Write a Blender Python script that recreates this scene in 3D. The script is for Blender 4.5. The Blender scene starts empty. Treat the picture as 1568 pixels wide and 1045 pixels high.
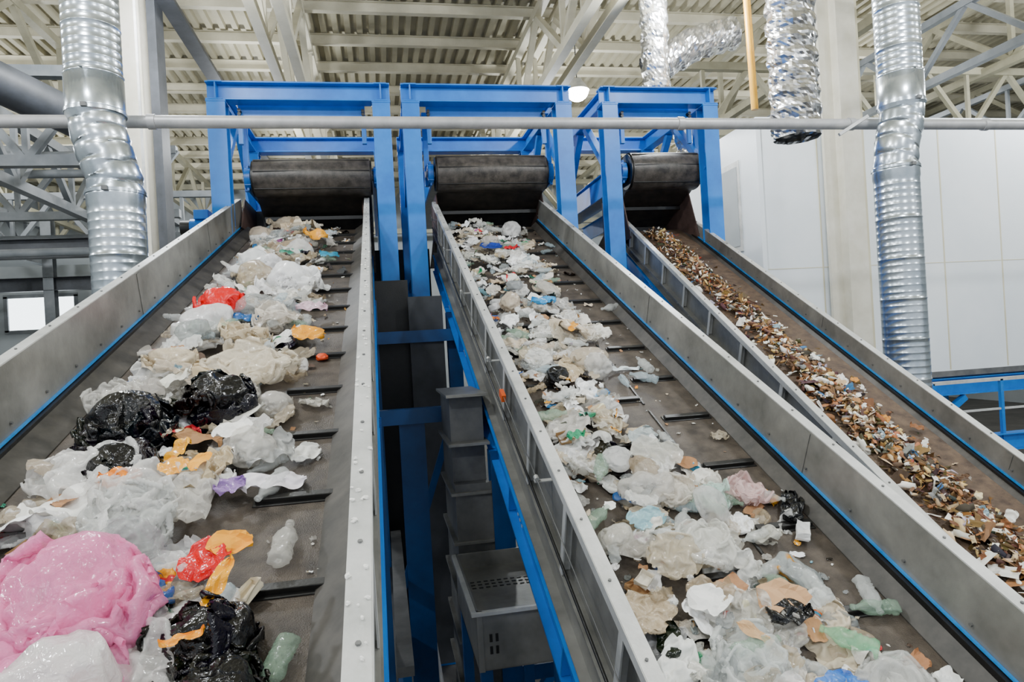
import bpy, bmesh, math, random
import numpy as np
from mathutils import Vector, Matrix, noise
CZ=3.5
random.seed(7)
SC=bpy.context.scene
COL=SC.collection
def lin(h):
    h=h.lstrip('#'); o=[]
    for i in (0,2,4):
        c=int(h[i:i+2],16)/255
        o.append(c/12.92 if c<=.04045 else ((c+.055)/1.055)**2.4)
    return tuple(o)
# ---------------------------------------------------------------- materials
def mat_new(name):
    m=bpy.data.materials.new(name); m.use_nodes=True
    nt=m.node_tree; nt.nodes.clear()
    out=nt.nodes.new('ShaderNodeOutputMaterial'); b=nt.nodes.new('ShaderNodeBsdfPrincipled')
    nt.links.new(b.outputs[0],out.inputs[0])
    return m,nt,b,out
def noisy(name,c1,c2,scale=6,rough=.5,metal=0,bump=0.0,bscale=60,detail=4,stretch=(1,1,1),spec=.5):
    m,nt,b,out=mat_new(name); N=nt.nodes; L=nt.links
    tc=N.new('ShaderNodeTexCoord'); mp=N.new('ShaderNodeMapping'); mp.inputs['Scale'].default_value=stretch
    L.new(tc.outputs['Object'],mp.inputs[0])
    n=N.new('ShaderNodeTexNoise'); n.inputs['Scale'].default_value=scale; n.inputs['Detail'].default_value=detail; n.inputs['Roughness'].default_value=.65
    L.new(mp.outputs[0],n.inputs['Vector'])
    r=N.new('ShaderNodeValToRGB'); r.color_ramp.elements[0].position=.32; r.color_ramp.elements[1].position=.68
    r.color_ramp.elements[0].color=(*lin(c1),1); r.color_ramp.elements[1].color=(*lin(c2),1)
    L.new(n.outputs[0],r.inputs[0]); L.new(r.outputs[0],b.inputs['Base Color'])
    b.inputs['Metallic'].default_value=metal; b.inputs['Roughness'].default_value=rough
    b.inputs['Specular IOR Level'].default_value=spec
    if bump:
        n2=N.new('ShaderNodeTexNoise'); n2.inputs['Scale'].default_value=bscale; n2.inputs['Detail'].default_value=3
        L.new(mp.outputs[0],n2.inputs['Vector'])
        bp=N.new('ShaderNodeBump'); bp.inputs['Strength'].default_value=bump; bp.inputs['Distance'].default_value=.01
        L.new(n2.outputs[0],bp.inputs['Height']); L.new(bp.outputs[0],b.inputs['Normal'])
    return m
M={}
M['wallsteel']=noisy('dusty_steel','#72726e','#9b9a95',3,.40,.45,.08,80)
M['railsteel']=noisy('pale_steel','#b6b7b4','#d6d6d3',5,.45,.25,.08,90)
M['darksteel']=noisy('dark_steel','#5c5d5e','#7b7b79',4,.5,.3)  # darker grey steel for bolts, rollers, straps and casings
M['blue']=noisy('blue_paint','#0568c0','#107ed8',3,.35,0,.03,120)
M['bluedark']=noisy('blue_paint_shaded','#053c72','#0a4f90',3,.4)  # blue paint darkened to put the shade under conveyors into its colour
M['belt']=noisy('rubber_belt_dirty','#37302a','#62584e',9,.5,0,.5,220)
M['beltR']=noisy('rubber_belt_brown','#43342a','#6e5a48',14,.6,0,.5,200)
M['rubber']=noisy('black_rubber','#0c0c0c','#1a1918',8,.4,0,.1,100)
M['drumbelt']=noisy('drum_belt','#24211f','#544e48',10,.36,0,.2,150)
M['skirt']=noisy('skirt_rubber','#34322f','#524e49',8,.5)
M['seal']=noisy('blue_seal','#1779c9','#2f93dd',8,.45)
M['duct']=noisy('galvanised_duct','#adb8c1','#d6dee3',4,.24,.88)
M['foil']=noisy('aluminium_foil','#b9b9b9','#e0e0e0',8,.25,.95)
M['pipe']=noisy('pipe_paint','#a3a3a4','#bcbbbb',6,.4,.2)
M['cream']=noisy('cream_paint','#c8c3b0','#dcd8ca',2,.55)
M['deck']=noisy('ceiling_deck','#a6a088','#b9b39b',1.2,.6)
M['truss']=noisy('cream_truss_paint','#bfb9a2','#d1cbb5',2,.55)
M['dtruss']=noisy('olive_truss_paint','#8b8771','#a29d87',2,.55)
M['gtruss']=noisy('grey_truss_paint','#6a7075','#878b8e',2,.55)
M['dktray']=noisy('dark_tray','#34373b','#474a50',3,.55)
M['panel']=noisy('white_panel','#e2e9ee','#eef3f6',.7,.35,0,.0)
M['panelseam']=noisy('panel_seam','#c9c2a6','#d8d2b8',1,.5)
M['farwall']=noisy('far_wall_panel','#999fa2','#adb3b5',.5,.6)
M['conc']=noisy('concrete_floor','#5a5855','#75726d',1.5,.8,0,.2,30)
M['brown']=noisy('rusty_plate','#4a3a34','#66504a',6,.6,.2)
M['yellow']=noisy('yellow_paint','#c98f12','#dba423',3,.4)
M['orange']=noisy('orange_tag','#e0551a','#f0702a',3,.4)
def emis(name,col,st):
    m=bpy.data.materials.new(name); m.use_nodes=True; nt=m.node_tree; nt.nodes.clear()
    o=nt.nodes.new('ShaderNodeOutputMaterial'); e=nt.nodes.new('ShaderNodeEmission'); e.inputs[0].default_value=(*col,1); e.inputs[1].default_value=st
    nt.links.new(e.outputs[0],o.inputs[0]); return m
M['lamp']=emis('lamp_glow',(1,1,1),80)
M['daylight']=emis('window_daylight',(.85,.95,1),5)
def waste_mat(name,kind):
    m,nt,b,out=mat_new(name); N=nt.nodes; L=nt.links
    at=N.new('ShaderNodeAttribute'); at.attribute_name='Col'
    L.new(at.outputs['Color'],b.inputs['Base Color'])
    if kind in('film','black','plastic'):
        geo=N.new('ShaderNodeNewGeometry')
        nz=N.new('ShaderNodeTexNoise'); nz.inputs['Scale'].default_value=42; nz.inputs['Detail'].default_value=2; nz.inputs['Distortion'].default_value=1.5
        L.new(geo.outputs['Position'],nz.inputs['Vector'])
        bp=N.new('ShaderNodeBump'); bp.inputs['Strength'].default_value=.45; bp.inputs['Distance'].default_value=.010
        L.new(nz.outputs[0],bp.inputs['Height']); L.new(bp.outputs[0],b.inputs['Normal'])
    if kind=='film':
        b.inputs['Roughness'].default_value=.10; b.inputs['Specular IOR Level'].default_value=1.0
        tr=N.new('ShaderNodeBsdfTranslucent'); L.new(at.outputs['Color'],tr.inputs[0])
        tp=N.new('ShaderNodeBsdfTransparent')
        m1=N.new('ShaderNodeMixShader'); m1.inputs[0].default_value=.18
        L.new(b.outputs[0],m1.inputs[1]); L.new(tr.outputs[0],m1.inputs[2])
        m2=N.new('ShaderNodeMixShader'); L.new(at.outputs['Alpha'],m2.inputs[0])
        L.new(tp.outputs[0],m2.inputs[1]); L.new(m1.outputs[0],m2.inputs[2]); L.new(m2.outputs[0],out.inputs[0])
    elif kind=='plastic': b.inputs['Roughness'].default_value=.2
    elif kind=='paper': b.inputs['Roughness'].default_value=.7
    else: b.inputs['Roughness'].default_value=.17
    return m
WM=[waste_mat('waste_film','film'),waste_mat('waste_printed_plastic','plastic'),waste_mat('waste_paper','paper'),waste_mat('glossy_bag_plastic','black')]
FILM,PLAS,PAPR,BLK=0,1,2,3
# ---------------------------------------------------------------- mesh builder
class MB:
    def __init__(s): s.v=[];s.f=[];s.mi=[];s.sm=[];s.mats=[]
    def m(s,k):
        mt=M[k]
        if mt not in s.mats: s.mats.append(mt)
        return s.mats.index(mt)
    def add(s,vs,fs,k,smooth=False):
        o=len(s.v); s.v+= [tuple(v) for v in vs]; i=s.m(k)
        for f in fs: s.f.append([o+a for a in f]); s.mi.append(i); s.sm.append(smooth)
    def obox(s,c,ax,ay,az,k):
        c=Vector(c); vs=[c+sx*ax+sy*ay+sz*az for sx in(-1,1) for sy in(-1,1) for sz in(-1,1)]
        s.add(vs,[(0,1,3,2),(4,6,7,5),(0,4,5,1),(2,3,7,6),(0,2,6,4),(1,5,7,3)],k)
    def box(s,x0,x1,y0,y1,z0,z1,k):
        s.obox(((x0+x1)/2,(y0+y1)/2,(z0+z1)/2),Vector(((x1-x0)/2,0,0)),Vector((0,(y1-y0)/2,0)),Vector((0,0,(z1-z0)/2)),k)
    def frame(s,p,q,up):
        d=(Vector(q)-Vector(p)); L=d.length; d.normalize(); up=Vector(up)
        if abs(d.dot(up.normalized()))>.98: up=Vector((0,1,0)) if abs(d.y)<.9 else Vector((1,0,0))
        sd=d.cross(up).normalized(); u=sd.cross(d).normalized(); return d,sd,u,L
    def beam(s,p,q,w,h,k,up=(0,0,1)):
        d,sd,u,L=s.frame(p,q,up); s.obox((Vector(p)+Vector(q))/2,d*L/2,sd*w/2,u*h/2,k)
    def ibeam(s,p,q,w,h,k,up=(0,0,1),t=.014):
        d,sd,u,L=s.frame(p,q,up); c=(Vector(p)+Vector(q))/2
        s.obox(c,d*L/2,sd*t/2,u*(h/2-t),k)
        s.obox(c+u*(h/2-t/2),d*L/2,sd*w/2,u*t/2,k); s.obox(c-u*(h/2-t/2),d*L/2,sd*w/2,u*t/2,k)
    def cyl(s,p,q,r,k,n=16,r2=None,caps=True,smooth=True):
        r2=r if r2 is None else r2
        d,sd,u,L=s.frame(p,q,(0,0,1)); p=Vector(p);q=Vector(q); vs=[]
        for i in range(n):
            a=2*math.pi*i/n; e=sd*math.cos(a)+u*math.sin(a); vs+= [p+e*r,q+e*r2]
        s.add(vs,[(2*i,2*((i+1)%n),2*((i+1)%n)+1,2*i+1) for i in range(n)],k,smooth)
        if caps:
            s.add([vs[2*i] for i in range(n)],[tuple(range(n))[::-1]],k); s.add([vs[2*i+1] for i in range(n)],[tuple(range(n))],k)
    def revolve(s,path,radii,k,n=28,smooth=True):
        vs=[];P=[Vector(p) for p in path]
        for i,p in enumerate(P):
            d=(P[min(i+1,len(P)-1)]-P[max(i-1,0)]).normalized()
            sd=d.cross(Vector((0,1,0.02))).normalized(); u=sd.cross(d)
            for j in range(n):
                a=2*math.pi*j/n; vs.append(p+(sd*math.cos(a)+u*math.sin(a))*radii[i])
        fs=[(i*n+j,i*n+(j+1)%n,(i+1)*n+(j+1)%n,(i+1)*n+j) for i in range(len(P)-1) for j in range(n)]
        s.add(vs,fs,k,smooth)
    def build(s,name,parent=None,bevel=0):
        me=bpy.data.meshes.new(name); me.from_pydata(s.v,[],s.f)
        for mt in s.mats: me.materials.append(mt)
        me.polygons.foreach_set('material_index',s.mi); me.polygons.foreach_set('use_smooth',s.sm); me.update()
        ob=bpy.data.objects.new(name,me); COL.objects.link(ob)
        if parent: ob.parent=parent
        if bevel:
            b=ob.modifiers.new('bevel','BEVEL'); b.width=bevel; b.segments=2; b.limit_method='ANGLE'; b.angle_limit=math.radians(50)
        return ob
def empty(name,loc=(0,0,0)):
    e=bpy.data.objects.new(name,None); COL.objects.link(e); return e
# ---------------------------------------------------------------- camera
rho=math.radians(3.3); yaw=math.radians(10.8)
F=Vector((math.sin(yaw),math.cos(yaw),0)); R=Vector((math.cos(yaw),-math.sin(yaw),0)); U=Vector((0,0,1))
r=R*math.cos(rho)-U*math.sin(rho); u=R*math.sin(rho)+U*math.cos(rho)
cd=bpy.data.cameras.new('camera'); cam=bpy.data.objects.new('camera',cd); COL.objects.link(cam)
mw=Matrix.Identity(4)
for i in range(3): mw[i][0]=r[i]; mw[i][1]=u[i]; mw[i][2]=-F[i]
mw[2][3]=CZ; cam.matrix_world=mw; cd.lens=24; cd.sensor_width=36; cd.clip_end=200; cd.clip_start=.05
SC.camera=cam
# ---------------------------------------------------------------- conveyors
class Conv:
    def __init__(s,x0,x1,zb,slope,dx):
        s.x0,s.x1,s.zb,s.sl,s.dx=x0,x1,zb,slope,dx
        s.S=Vector((dx,1,slope)).normalized(); s.X=Vector((1,-dx,0)).normalized(); s.N=s.X.cross(s.S).normalized()
    def P(s,x,y,h=0): # x at y=0 reference
        return Vector((x+s.dx*y,y,CZ+s.zb+s.sl*y))+s.N*h
CL=Conv(-1.37,-.2,-1.4,.342,0)
CC=Conv(.80,1.95,-2.15,.427,0)
CR=Conv(2.24,3.00,-2.45,.447,.1155)
def strip(mb,c,x0,x1,h0,h1,y0,y1,k):
    a=c.P((x0+x1)/2,y0,(h0+h1)/2); b=c.P((x0+x1)/2,y1,(h0+h1)/2)
    mb.obox((a+b)/2,c.S*((b-a).length/2),c.X*(abs(x1-x0)/2),c.N*(abs(h1-h0)/2),k)
def slant(mb,c,xa,ha,xb,hb,y0,y1,k,t=.006):
    vs=[c.P(xa,y0,ha),c.P(xb,y0,hb),c.P(xb,y1,hb),c.P(xa,y1,ha)]
    vs+= [v-c.N*t for v in vs]
    mb.add(vs,[(0,1,2,3),(7,6,5,4),(0,4,5,1),(1,5,6,2),(2,6,7,3),(3,7,4,0)],k)
def conveyor(name,c,y0,y1,wh,bars,beltk='belt',flange=.05,legs=(),lowskirt=.09,wg=.1,seams=(),wb=-.30,cord=False):
    root=empty(name)
    w=wg
    mb=MB(); strip(mb,c,c.x0-.05,c.x1+.05,-.014,0,y0,y1,beltk); strip(mb,c,c.x0,c.x1,wb-.04,wb-.03,y0,y1,'rubber'); mb.build('belt',root)
    if bars:
        mb=MB()
        for (xa,xb,y) in bars: 
            strip(mb,c,xa,xb,0,.024,y-.016,y+.016,'rubber'); strip(mb,c,xa-.01,xb+.01,0,.006,y-.03,y+.03,'rubber')
        for (x,ya,yb) in seams: strip(mb,c,x-.008,x+.008,0,.008,ya,yb,'rubber')
        mb.build('cleats',root,.004)
    mb=MB()
    for sgn,xe in ((-1,c.x0),(1,c.x1)):
        xw=xe+sgn*w
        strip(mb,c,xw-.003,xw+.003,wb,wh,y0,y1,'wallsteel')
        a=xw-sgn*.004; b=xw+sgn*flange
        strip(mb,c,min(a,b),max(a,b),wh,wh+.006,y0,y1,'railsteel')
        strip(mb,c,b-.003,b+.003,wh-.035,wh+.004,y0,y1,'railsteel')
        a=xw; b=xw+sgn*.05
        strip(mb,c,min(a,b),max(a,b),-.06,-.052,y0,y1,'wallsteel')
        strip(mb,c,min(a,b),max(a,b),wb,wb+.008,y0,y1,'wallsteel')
        yy=y0+.3
        while yy<y1:
            a=xw+sgn*.002; b=xw+sgn*.045
            strip(mb,c,min(a,b),max(a,b),-.05,wh-.01,yy,yy+.006,'railsteel')
            strip(mb,c,b-.003,b+.003,-.05,wh-.04,yy-.03,yy+.006,'railsteel')
            yy+=.62
        yy=y0+.5
        while yy<y1:
            xi=xw-sgn*.004
            strip(mb,c,min(xi,xi-sgn*.003),max(xi,xi-sgn*.003),.1,wh-.01,yy,yy+.05,'wallsteel'); yy+=1.9
    mb.build('side_walls',root)
    mb=MB()
    for sgn,xe in ((-1,c.x0),(1,c.x1)):
        xw=xe+sgn*w
        xi=xw-sgn*.004
        slant(mb,c,xi,lowskirt,xe-sgn*.03,.006,y0,y1,'skirt')
        strip(mb,c,min(xi,xi-sgn*.010),max(xi,xi-sgn*.010),lowskirt,lowskirt+.009,y0,y1,'seal')
        strip(mb,c,min(xi,xi-sgn*.03),max(xi,xi-sgn*.03),lowskirt-.03,lowskirt-.004,y0,y1,'rubber')
    mb.build('side_skirts',root)
    mb=MB()
    for sgn,xe in ((-1,c.x0),(1,c.x1)):
        xw=xe+sgn*w; yy=y0+.15
        while yy<y1:
            p=c.P(xw+sgn*.025,yy,wh+.006); mb.cyl(p,p+c.N*.005,.006,'darksteel',6,smooth=False)
            p=c.P(xw-sgn*.004,yy+.1,lowskirt+.05); mb.cyl(p,p-c.X*sgn*.008,.007,'darksteel',6,smooth=False)
            p=c.P(xw+sgn*.004,yy+.05,-.1); mb.cyl(p,p+c.X*sgn*.01,.01,'railsteel',6,smooth=False)
            yy+=.31
    mb.build('bolts',root)
    hb=wb-.13
    mb=MB()
    for sgn,xe in ((-1,c.x0),(1,c.x1)):
        xb=xe+sgn*(w+.005)
        mb.ibeam(c.P(xb,y0,hb),c.P(xb,y1,hb),.11,.22,'blue',c.N)
        yy=y0+.4
        while yy<y1:
            for dd in (0,.05,.1):
                for hh in (hb+.05,hb-.04):
                    p=c.P(xb+sgn*.007,yy+dd,hh); mb.cyl(p,p+c.X*sgn*.012,.011,'railsteel',6,smooth=False)
            strip(mb,c,min(xb,xb+sgn*.05),max(xb,xb+sgn*.05),hb-.09,hb+.09,yy+.2,yy+.21,'blue')
            yy+=1.1
    yy=y0+.6
    while yy<y1:
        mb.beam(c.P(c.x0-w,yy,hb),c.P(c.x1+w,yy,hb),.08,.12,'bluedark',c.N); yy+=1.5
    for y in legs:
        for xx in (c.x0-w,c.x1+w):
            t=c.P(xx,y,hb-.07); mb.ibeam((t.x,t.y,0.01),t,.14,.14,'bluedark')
            mb.box(t.x-.12,t.x+.12,t.y-.12,t.y+.12,0,.015,'blue')
        a=c.P(c.x0-w,y,hb-.07);b=c.P(c.x1+w,y,hb-.07); zz=a.z
        mb.beam((a.x,a.y,zz-.1),(b.x,b.y,zz-.1),.1,.14,'blue')
        if zz>2: 
            mb.beam((a.x,a.y,zz*.3),(b.x,b.y,zz*.9),.06,.06,'blue'); mb.beam((a.x,a.y,zz*.45),(b.x,b.y,zz*.45),.1,.1,'bluedark')
    mb.build('support_frame',root)
    mb=MB(); yy=y0+.3
    while yy<y1:
        mb.cyl(c.P(c.x0-.02,yy,-.06),c.P(c.x1+.02,yy,-.06),.044,'darksteel',12)
        mb.cyl(c.P(c.x0-.02,yy+.2,wb-.09),c.P(c.x1+.02,yy+.2,wb-.09),.044,'darksteel',12); yy+=.9
    for y in(y0,y1): mb.cyl(c.P(c.x0-.04,y,wb/2-.02),c.P(c.x1+.04,y,wb/2-.02),-wb/2+.006,'rubber',24)
    mb.build('rollers',root)
    if cord:
        mb=MB(); xo=c.x0-w-.075
        mb.cyl(c.P(xo,y0,wh*.55),c.P(xo,y1,wh*.55),.0025,'darksteel',6)
        yy=y0+.6
        while yy<y1:
            mb.beam(c.P(c.x0-w,yy,wh*.5),c.P(xo-.01,yy,wh*.5),.02,.006,'railsteel',c.N); mb.cyl(c.P(xo,yy-.012,wh*.55),c.P(xo,yy+.012,wh*.55),.012,'railsteel',8); yy+=1.25
        strip(mb,c,xo-.012,xo+.012,wh*.55-.03,wh*.55+.01,3.9,3.98,'orange')
        mb.cyl(c.P(xo+.02,y0,.02),c.P(xo+.02,y1,.02),.007,'rubber',6)
        mb.build('pull_cord',root)
    return root
barsL=[]
for i in range(14):
    y=1.6+.48*i
    barsL.append((-.47,-.2,y)); barsL.append((-1.25,-.97,y)); barsL.append((-.85,-.58,y+.24))
barsC=[];seamsC=[]
for i in range(14):
    y=1.9+.48*i
    barsC.append((1.62,1.90,y)); barsC.append((.9,1.18,y)); barsC.append((1.22,1.56,y+.24))
    seamsC+= [(1.57,y-.3,y+.1)]
conveyor('inclined_conveyor',CL,-1.5,8.25,.37,barsL,legs=(1.2,4.2,6.9))
conveyor('inclined_conveyor',CC,-1.2,8.35,.33,barsC,legs=(1.6,4.4,6.9),wg=.06,seams=seamsC,cord=True)
conveyor('narrow_inclined_conveyor',CR,-1.0,8.5,.20,[],beltk='beltR',legs=(1.5,4.5,7.0),wg=.05,flange=.045,lowskirt=.06,wb=-.15)
# ---------------------------------------------------------------- feeder conveyors with drums
def feeder(name,xa,xb,y,z,rad,L=5):
    root=empty(name); mb=MB(); n=20
    prof=[]
    for i in range(n+1):
        a=math.pi/2+math.pi*1.12*i/n
        rr=rad*(1+.02*math.cos(6*a)); prof.append((y+rr*math.cos(a),z+rr*math.sin(a)))
    prof=[(y+L,z+rad)]+prof+[(y+1.3,z-.72),(y+1.8,z-.9)]
    vs=[];nx=8
    for j in range(nx+1):
        x=xa+(xb-xa)*j/nx; crown=.012*math.sin(math.pi*j/nx)
        for (py,pz) in prof: vs.append((x,py-crown,pz))
    m=len(prof); fs=[(j*m+i,j*m+i+1,(j+1)*m+i+1,(j+1)*m+i) for j in range(nx) for i in range(m-1)]
    mb.add(vs,fs,'drumbelt',True)
    for a in (2.25,3.0,3.9): 
        py,pz=y+(rad+.006)*math.cos(a),z+(rad+.006)*math.sin(a)
        mb.cyl((xa+.01,py,pz),(xb-.01,py,pz),.008,'rubber',8)
    for t in (.3,.75): mb.box(xa+.02,xb-.02,y+1.3*t,y+1.3*t+.04,z-.2-.52*t-.04,z-.2-.52*t,'rubber')
    mb.build('belt_loop',root)
    mb=MB()
    mb.cyl((xa-.02,y,z),(xb+.02,y,z),rad-.015,'rubber',28)
    mb.cyl((xa-.13,y,z),(xb+.13,y,z),.035,'railsteel',14)
    for x,sg in ((xa-.07,-1),(xb+.07,1)):
        mb.cyl((x-.03,y,z),(x+.03,y,z),.12,'blue',20)
        mb.cyl((x-.04,y,z),(x+.04,y,z),.07,'darksteel',20)
        mb.box(x-.012,x+.012,y-.05,y+L,z-.14,z+.14,'blue')
        mb.box(x-.05,x+.05,y+.2,y+L,z+.13,z+.145,'blue')
        mb.box(x-.035,x+.035,y-.09,y+.09,z-.09,z+.09,'blue')
        mb.beam((x+sg*.03,y+.1,z-.12),(x+sg*.03,y+.1,z+.75),.06,.06,'blue')
    mb.build('drum_and_bearings',root,.004)
    return root
feeder('feeder_conveyor',-1.28,-.02,8.0,CZ+1.97,.21)
feeder('feeder_conveyor',.74,2.03,8.0,CZ+2.0,.21)
feeder('narrow_feeder_conveyor',3.10,3.98,8.0,CZ+2.0,.23)
def chute(name,c,zt):
    mb=MB()
    for sg,x in ((-1,c.x0-.07),(1,c.x1+.07)):
        a=c.P(x,7.75,.28)
        vs=[(a.x,7.9,a.z-.1),(a.x,8.9,a.z-.1),(a.x,8.9,CZ+zt),(a.x,8.15,CZ+zt)]
        vs+=[(v[0]+.012,v[1],v[2]) for v in vs]
        mb.add(vs,[(0,1,2,3),(7,6,5,4),(0,4,5,1),(1,5,6,2),(2,6,7,3),(3,7,4,0)],'brown')
    p=c.P(0,8.6,0)
    mb.box(c.x0+c.dx*8.6-.06,c.x1+c.dx*8.6+.08,8.86,8.88,p.z-.6,CZ+zt,'rubber')
    return mb.build(name)
chute('transfer_chute',CL,1.78); chute('transfer_chute',CC,1.8); chute('transfer_chute',CR,1.8)
# ---------------------------------------------------------------- blue portal frames
def portal(name,xa,xb,zt,y0=7.65,y1=9.6):
    mb=MB(); w=.2
    for x in (xa+w/2,xb-w/2):
        for y in (y0,y1):
            mb.ibeam((x,y,0),(x,y,zt-.2),.19,.19,'blue',(0,1,0),.018)
            mb.box(x-.15,x+.15,y-.15,y+.15,0,.02,'blue')
            mb.box(x-.1,x+.1,y-.1,y+.1,zt-.22,zt-.2,'blue')
        mb.ibeam((x,y0-.1,zt-.1),(x,y1+.1,zt-.1),.14,.2,'blue',(0,0,1),.016)
        mb.beam((x,y0+.08,zt-.95),(x,y0+.85,zt-.2),.08,.08,'blue')
        mb.beam((x,y1-.08,zt-.95),(x,y1-.85,zt-.2),.08,.08,'blue')
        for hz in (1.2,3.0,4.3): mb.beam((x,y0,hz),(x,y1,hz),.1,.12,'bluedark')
    for y in (y0,y1):
        mb.ibeam((xa,y,zt-.1),(xb,y,zt-.1),.18,.2,'blue',(0,0,1),.018)
    mb.box(xa+.28,xb-.28,y0+.12,y0+.14,zt-.40,zt-.17,'blue')
    mb.box(xa+.28,xb-.28,y0+.06,y0+.14,zt-.41,zt-.395,'blue')
    for x in(xa+.3,xb-.3):
        for z in (zt-.26,zt-.3): mb.cyl((x,y0+.05,z),(x,y0+.12,z),.02,'rubber',6)
        mb.beam((x,y0+.1,zt-.3),(x,y0+.1,zt-.62),.05,.05,'blue')
    mb.build(name,None,.004)
portal('portal_frame',-1.66,.24,CZ+2.90)
portal('portal_frame',.36,2.30,CZ+2.90)
portal('portal_frame',2.66,4.12,CZ+2.90)
# ---------------------------------------------------------------- horizontal pipe
mb=MB()
mb.cyl((-9,6.05,CZ+1.97),(14,6.05,CZ+1.97),.052,'pipe',20)
for x in (-1.75,2.9,4.72,6.3,-5):
    mb.cyl((x-.03,6.05,CZ+1.97),(x+.03,6.05,CZ+1.97),.062,'pipe',20)
for x in (-4.9,10): mb.beam((x,6.05,CZ+1.98),(x,6.05,CZ+6.9),.03,.03,'pipe')
mb.beam((4.55,6.0,CZ+1.85),(4.8,5.9,CZ+2.0),.05,.03,'railsteel')
mb.build('horizontal_pipe')
# ---------------------------------------------------------------- spiral ducts
def duct(name,xt,xb,y,zt,zj,zb_,rad):
    path=[];rr=[]
    def sp(x,za,zb2):
        z=za; k=0
        while z>zb2:
            k+=1; rg=1.022 if k%6==0 else 1.008
            path.extend([(x,y,z),(x,y,z-.05),(x,y,z-.054),(x,y,z-.060)]); rr.extend([rad,rad,rad*rg,rad*rg]); z-=.064
    sp(xt,zt,zj+.62)
    path.extend([(xt,y,zj+.6),(xt,y,zj+.58),(xt,y,zj+.34),(xt,y,zj+.3)]); rr.extend([rad*1.05,rad*1.03,rad*1.03,rad*1.06])
    for i in range(25):
        t=i/24; x=xt+(xb-xt)*(t*t*(3-2*t)); path.append((x+.01*math.sin(t*25),y,zj+.28-.56*t)); rr.append(rad*(.93+.05*abs(math.sin(t*17))+.02*math.sin(t*61)))
    path.extend([(xb,y,zj-.3),(xb,y,zj-.34),(xb,y,zj-.4)]); rr.extend([rad*1.06,rad*1.03,rad*1.03])
    sp(xb,zj-.42,zb_)
    mb=MB(); mb.revolve(path,rr,'duct',40)
    for zz,x in ((zj+.31,xt),(zj-.31,xb)):
        mb.cyl((x,y,zz-.012),(x,y,zz+.012),rad*1.07,'duct',40,caps=False)
        mb.box(x-.02,x+.02,y-rad*1.2,y-rad*1.05,zz-.015,zz+.015,'darksteel')
    return mb.build(name)
duct('ventilation_duct',-2.06,-1.95,5.75,CZ+6.8,CZ+1.62,1.2,.2)
duct('ventilation_duct',5.05,4.95,5.75,CZ+6.8,CZ+1.75,1.2,.2)
def foil(name,path,rad,seed):
    pts=[Vector(p) for p in path]; P=[]
    for i in range(len(pts)-1):
        n=max(2,int((pts[i+1]-pts[i]).length/.035))
        for j in range(n): P.append(pts[i].lerp(pts[i+1],j/n))
    P.append(pts[-1])
    for _ in range(6): P=[P[0]]+[(P[i-1]+P[i]*2+P[i+1])/4 for i in range(1,len(P)-1)]+[P[-1]]
    mb=MB(); n=44; vs=[]
    for i,p in enumerate(P):
        d=(P[min(i+1,len(P)-1)]-P[max(i-1,0)]).normalized(); sd=d.cross(Vector((0.05,1,.1))).normalized(); uu=sd.cross(d)
        for j in range(n):
            a=2*math.pi*j/n; e=sd*math.cos(a)+uu*math.sin(a); q=p+e*rad
            k=rad*(1+.10*noise.noise(q*9+Vector((seed,0,0)))+.08*noise.noise(q*22)+.05*math.sin(i*.9))
            vs.append(p+e*k)
    fs=[]
    for i in range(len(P)-1):
        for j in range(n):
            a,b,c2,d2=i*n+j,i*n+(j+1)%n,(i+1)*n+(j+1)%n,(i+1)*n+j
            fs+=[(a,b,c2),(a,c2,d2)]
    mb.add(vs,fs,'foil',False); return mb.build(name)
foil('foil_duct',[(5.84,8.6,CZ+6.7),(5.86,8.6,CZ+2.6)],.32,1)
foil('foil_duct',[(4.3,9.6,CZ+6.7),(4.25,9.6,CZ+3.6)],.2,5)
foil('foil_duct',[(4.55,10.6,CZ+4.3),(5.3,10.4,CZ+4.7),(6.0,10.4,CZ+4.9)],.26,9)
foil('foil_duct',[(4.3,9.2,CZ+2.2),(4.5,9.2,CZ+2.6),(4.4,9.2,CZ+3.0)],.14,3)
# ---------------------------------------------------------------- building shell
mb=MB(); mb.box(-16,24,-6,30,-.2,0,'conc'); mb.build('floor')
ZC=CZ+7.0
mb=MB(); vs=[];fs=[]
x=-16; prof=[]
while x<24:
    prof+=[(x,0),(x+.11,0),(x+.13,.09),(x+.24,.09),(x+.26,0)]; x+=.26
for (px,pz) in prof: vs+=[(px,-6,ZC+pz),(px,30,ZC+pz)]
fs=[(2*i,2*i+1,2*i+3,2*i+2) for i in range(len(prof)-1)]
mb.add(vs,fs,'deck'); mb.box(-16,24,-6,30,ZC+.1,ZC+.11,'deck'); mb.build('ceiling')
mb=MB(); y=2.0
while y<29:
    mb.ibeam((-15.9,y,ZC-.12),(23.9,y,ZC-.12),.14,.22,'truss'); y+=1.5
mb.build('ceiling_purlins')
def truss(mb,p,q,dep,n,k,w=.14,wd=.09):
    p=Vector(p);q=Vector(q); dz=Vector((0,0,dep))
    mb.beam(p,q,w,w,k); mb.beam(p-dz,q-dz,w,w,k)
    for i in range(n):
        a=p.lerp(q,i/n); b=p.lerp(q,(i+1)/n); m_=(a+b)/2
        mb.beam(a,m_-dz,wd,wd,k); mb.beam(m_-dz,b,wd,wd,k); mb.beam(m_,m_-dz,wd*.8,wd*.8,k)
mb=MB()
for x in (-1.6,-1.2,3.5,3.9,8.6,13,18,-6.2,-11):
    truss(mb,(x,6,ZC-.35),(x,29,ZC-.35),1.5,6,'truss' if -3<x<5 else 'dtruss',.16,.12)
for y in (28,): truss(mb,(-15.8,y,ZC-.4),(23.8,y,ZC-.4),1.9,14,'dtruss',.2,.13)
mb.build('roof_trusses')
mb=MB()
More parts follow.
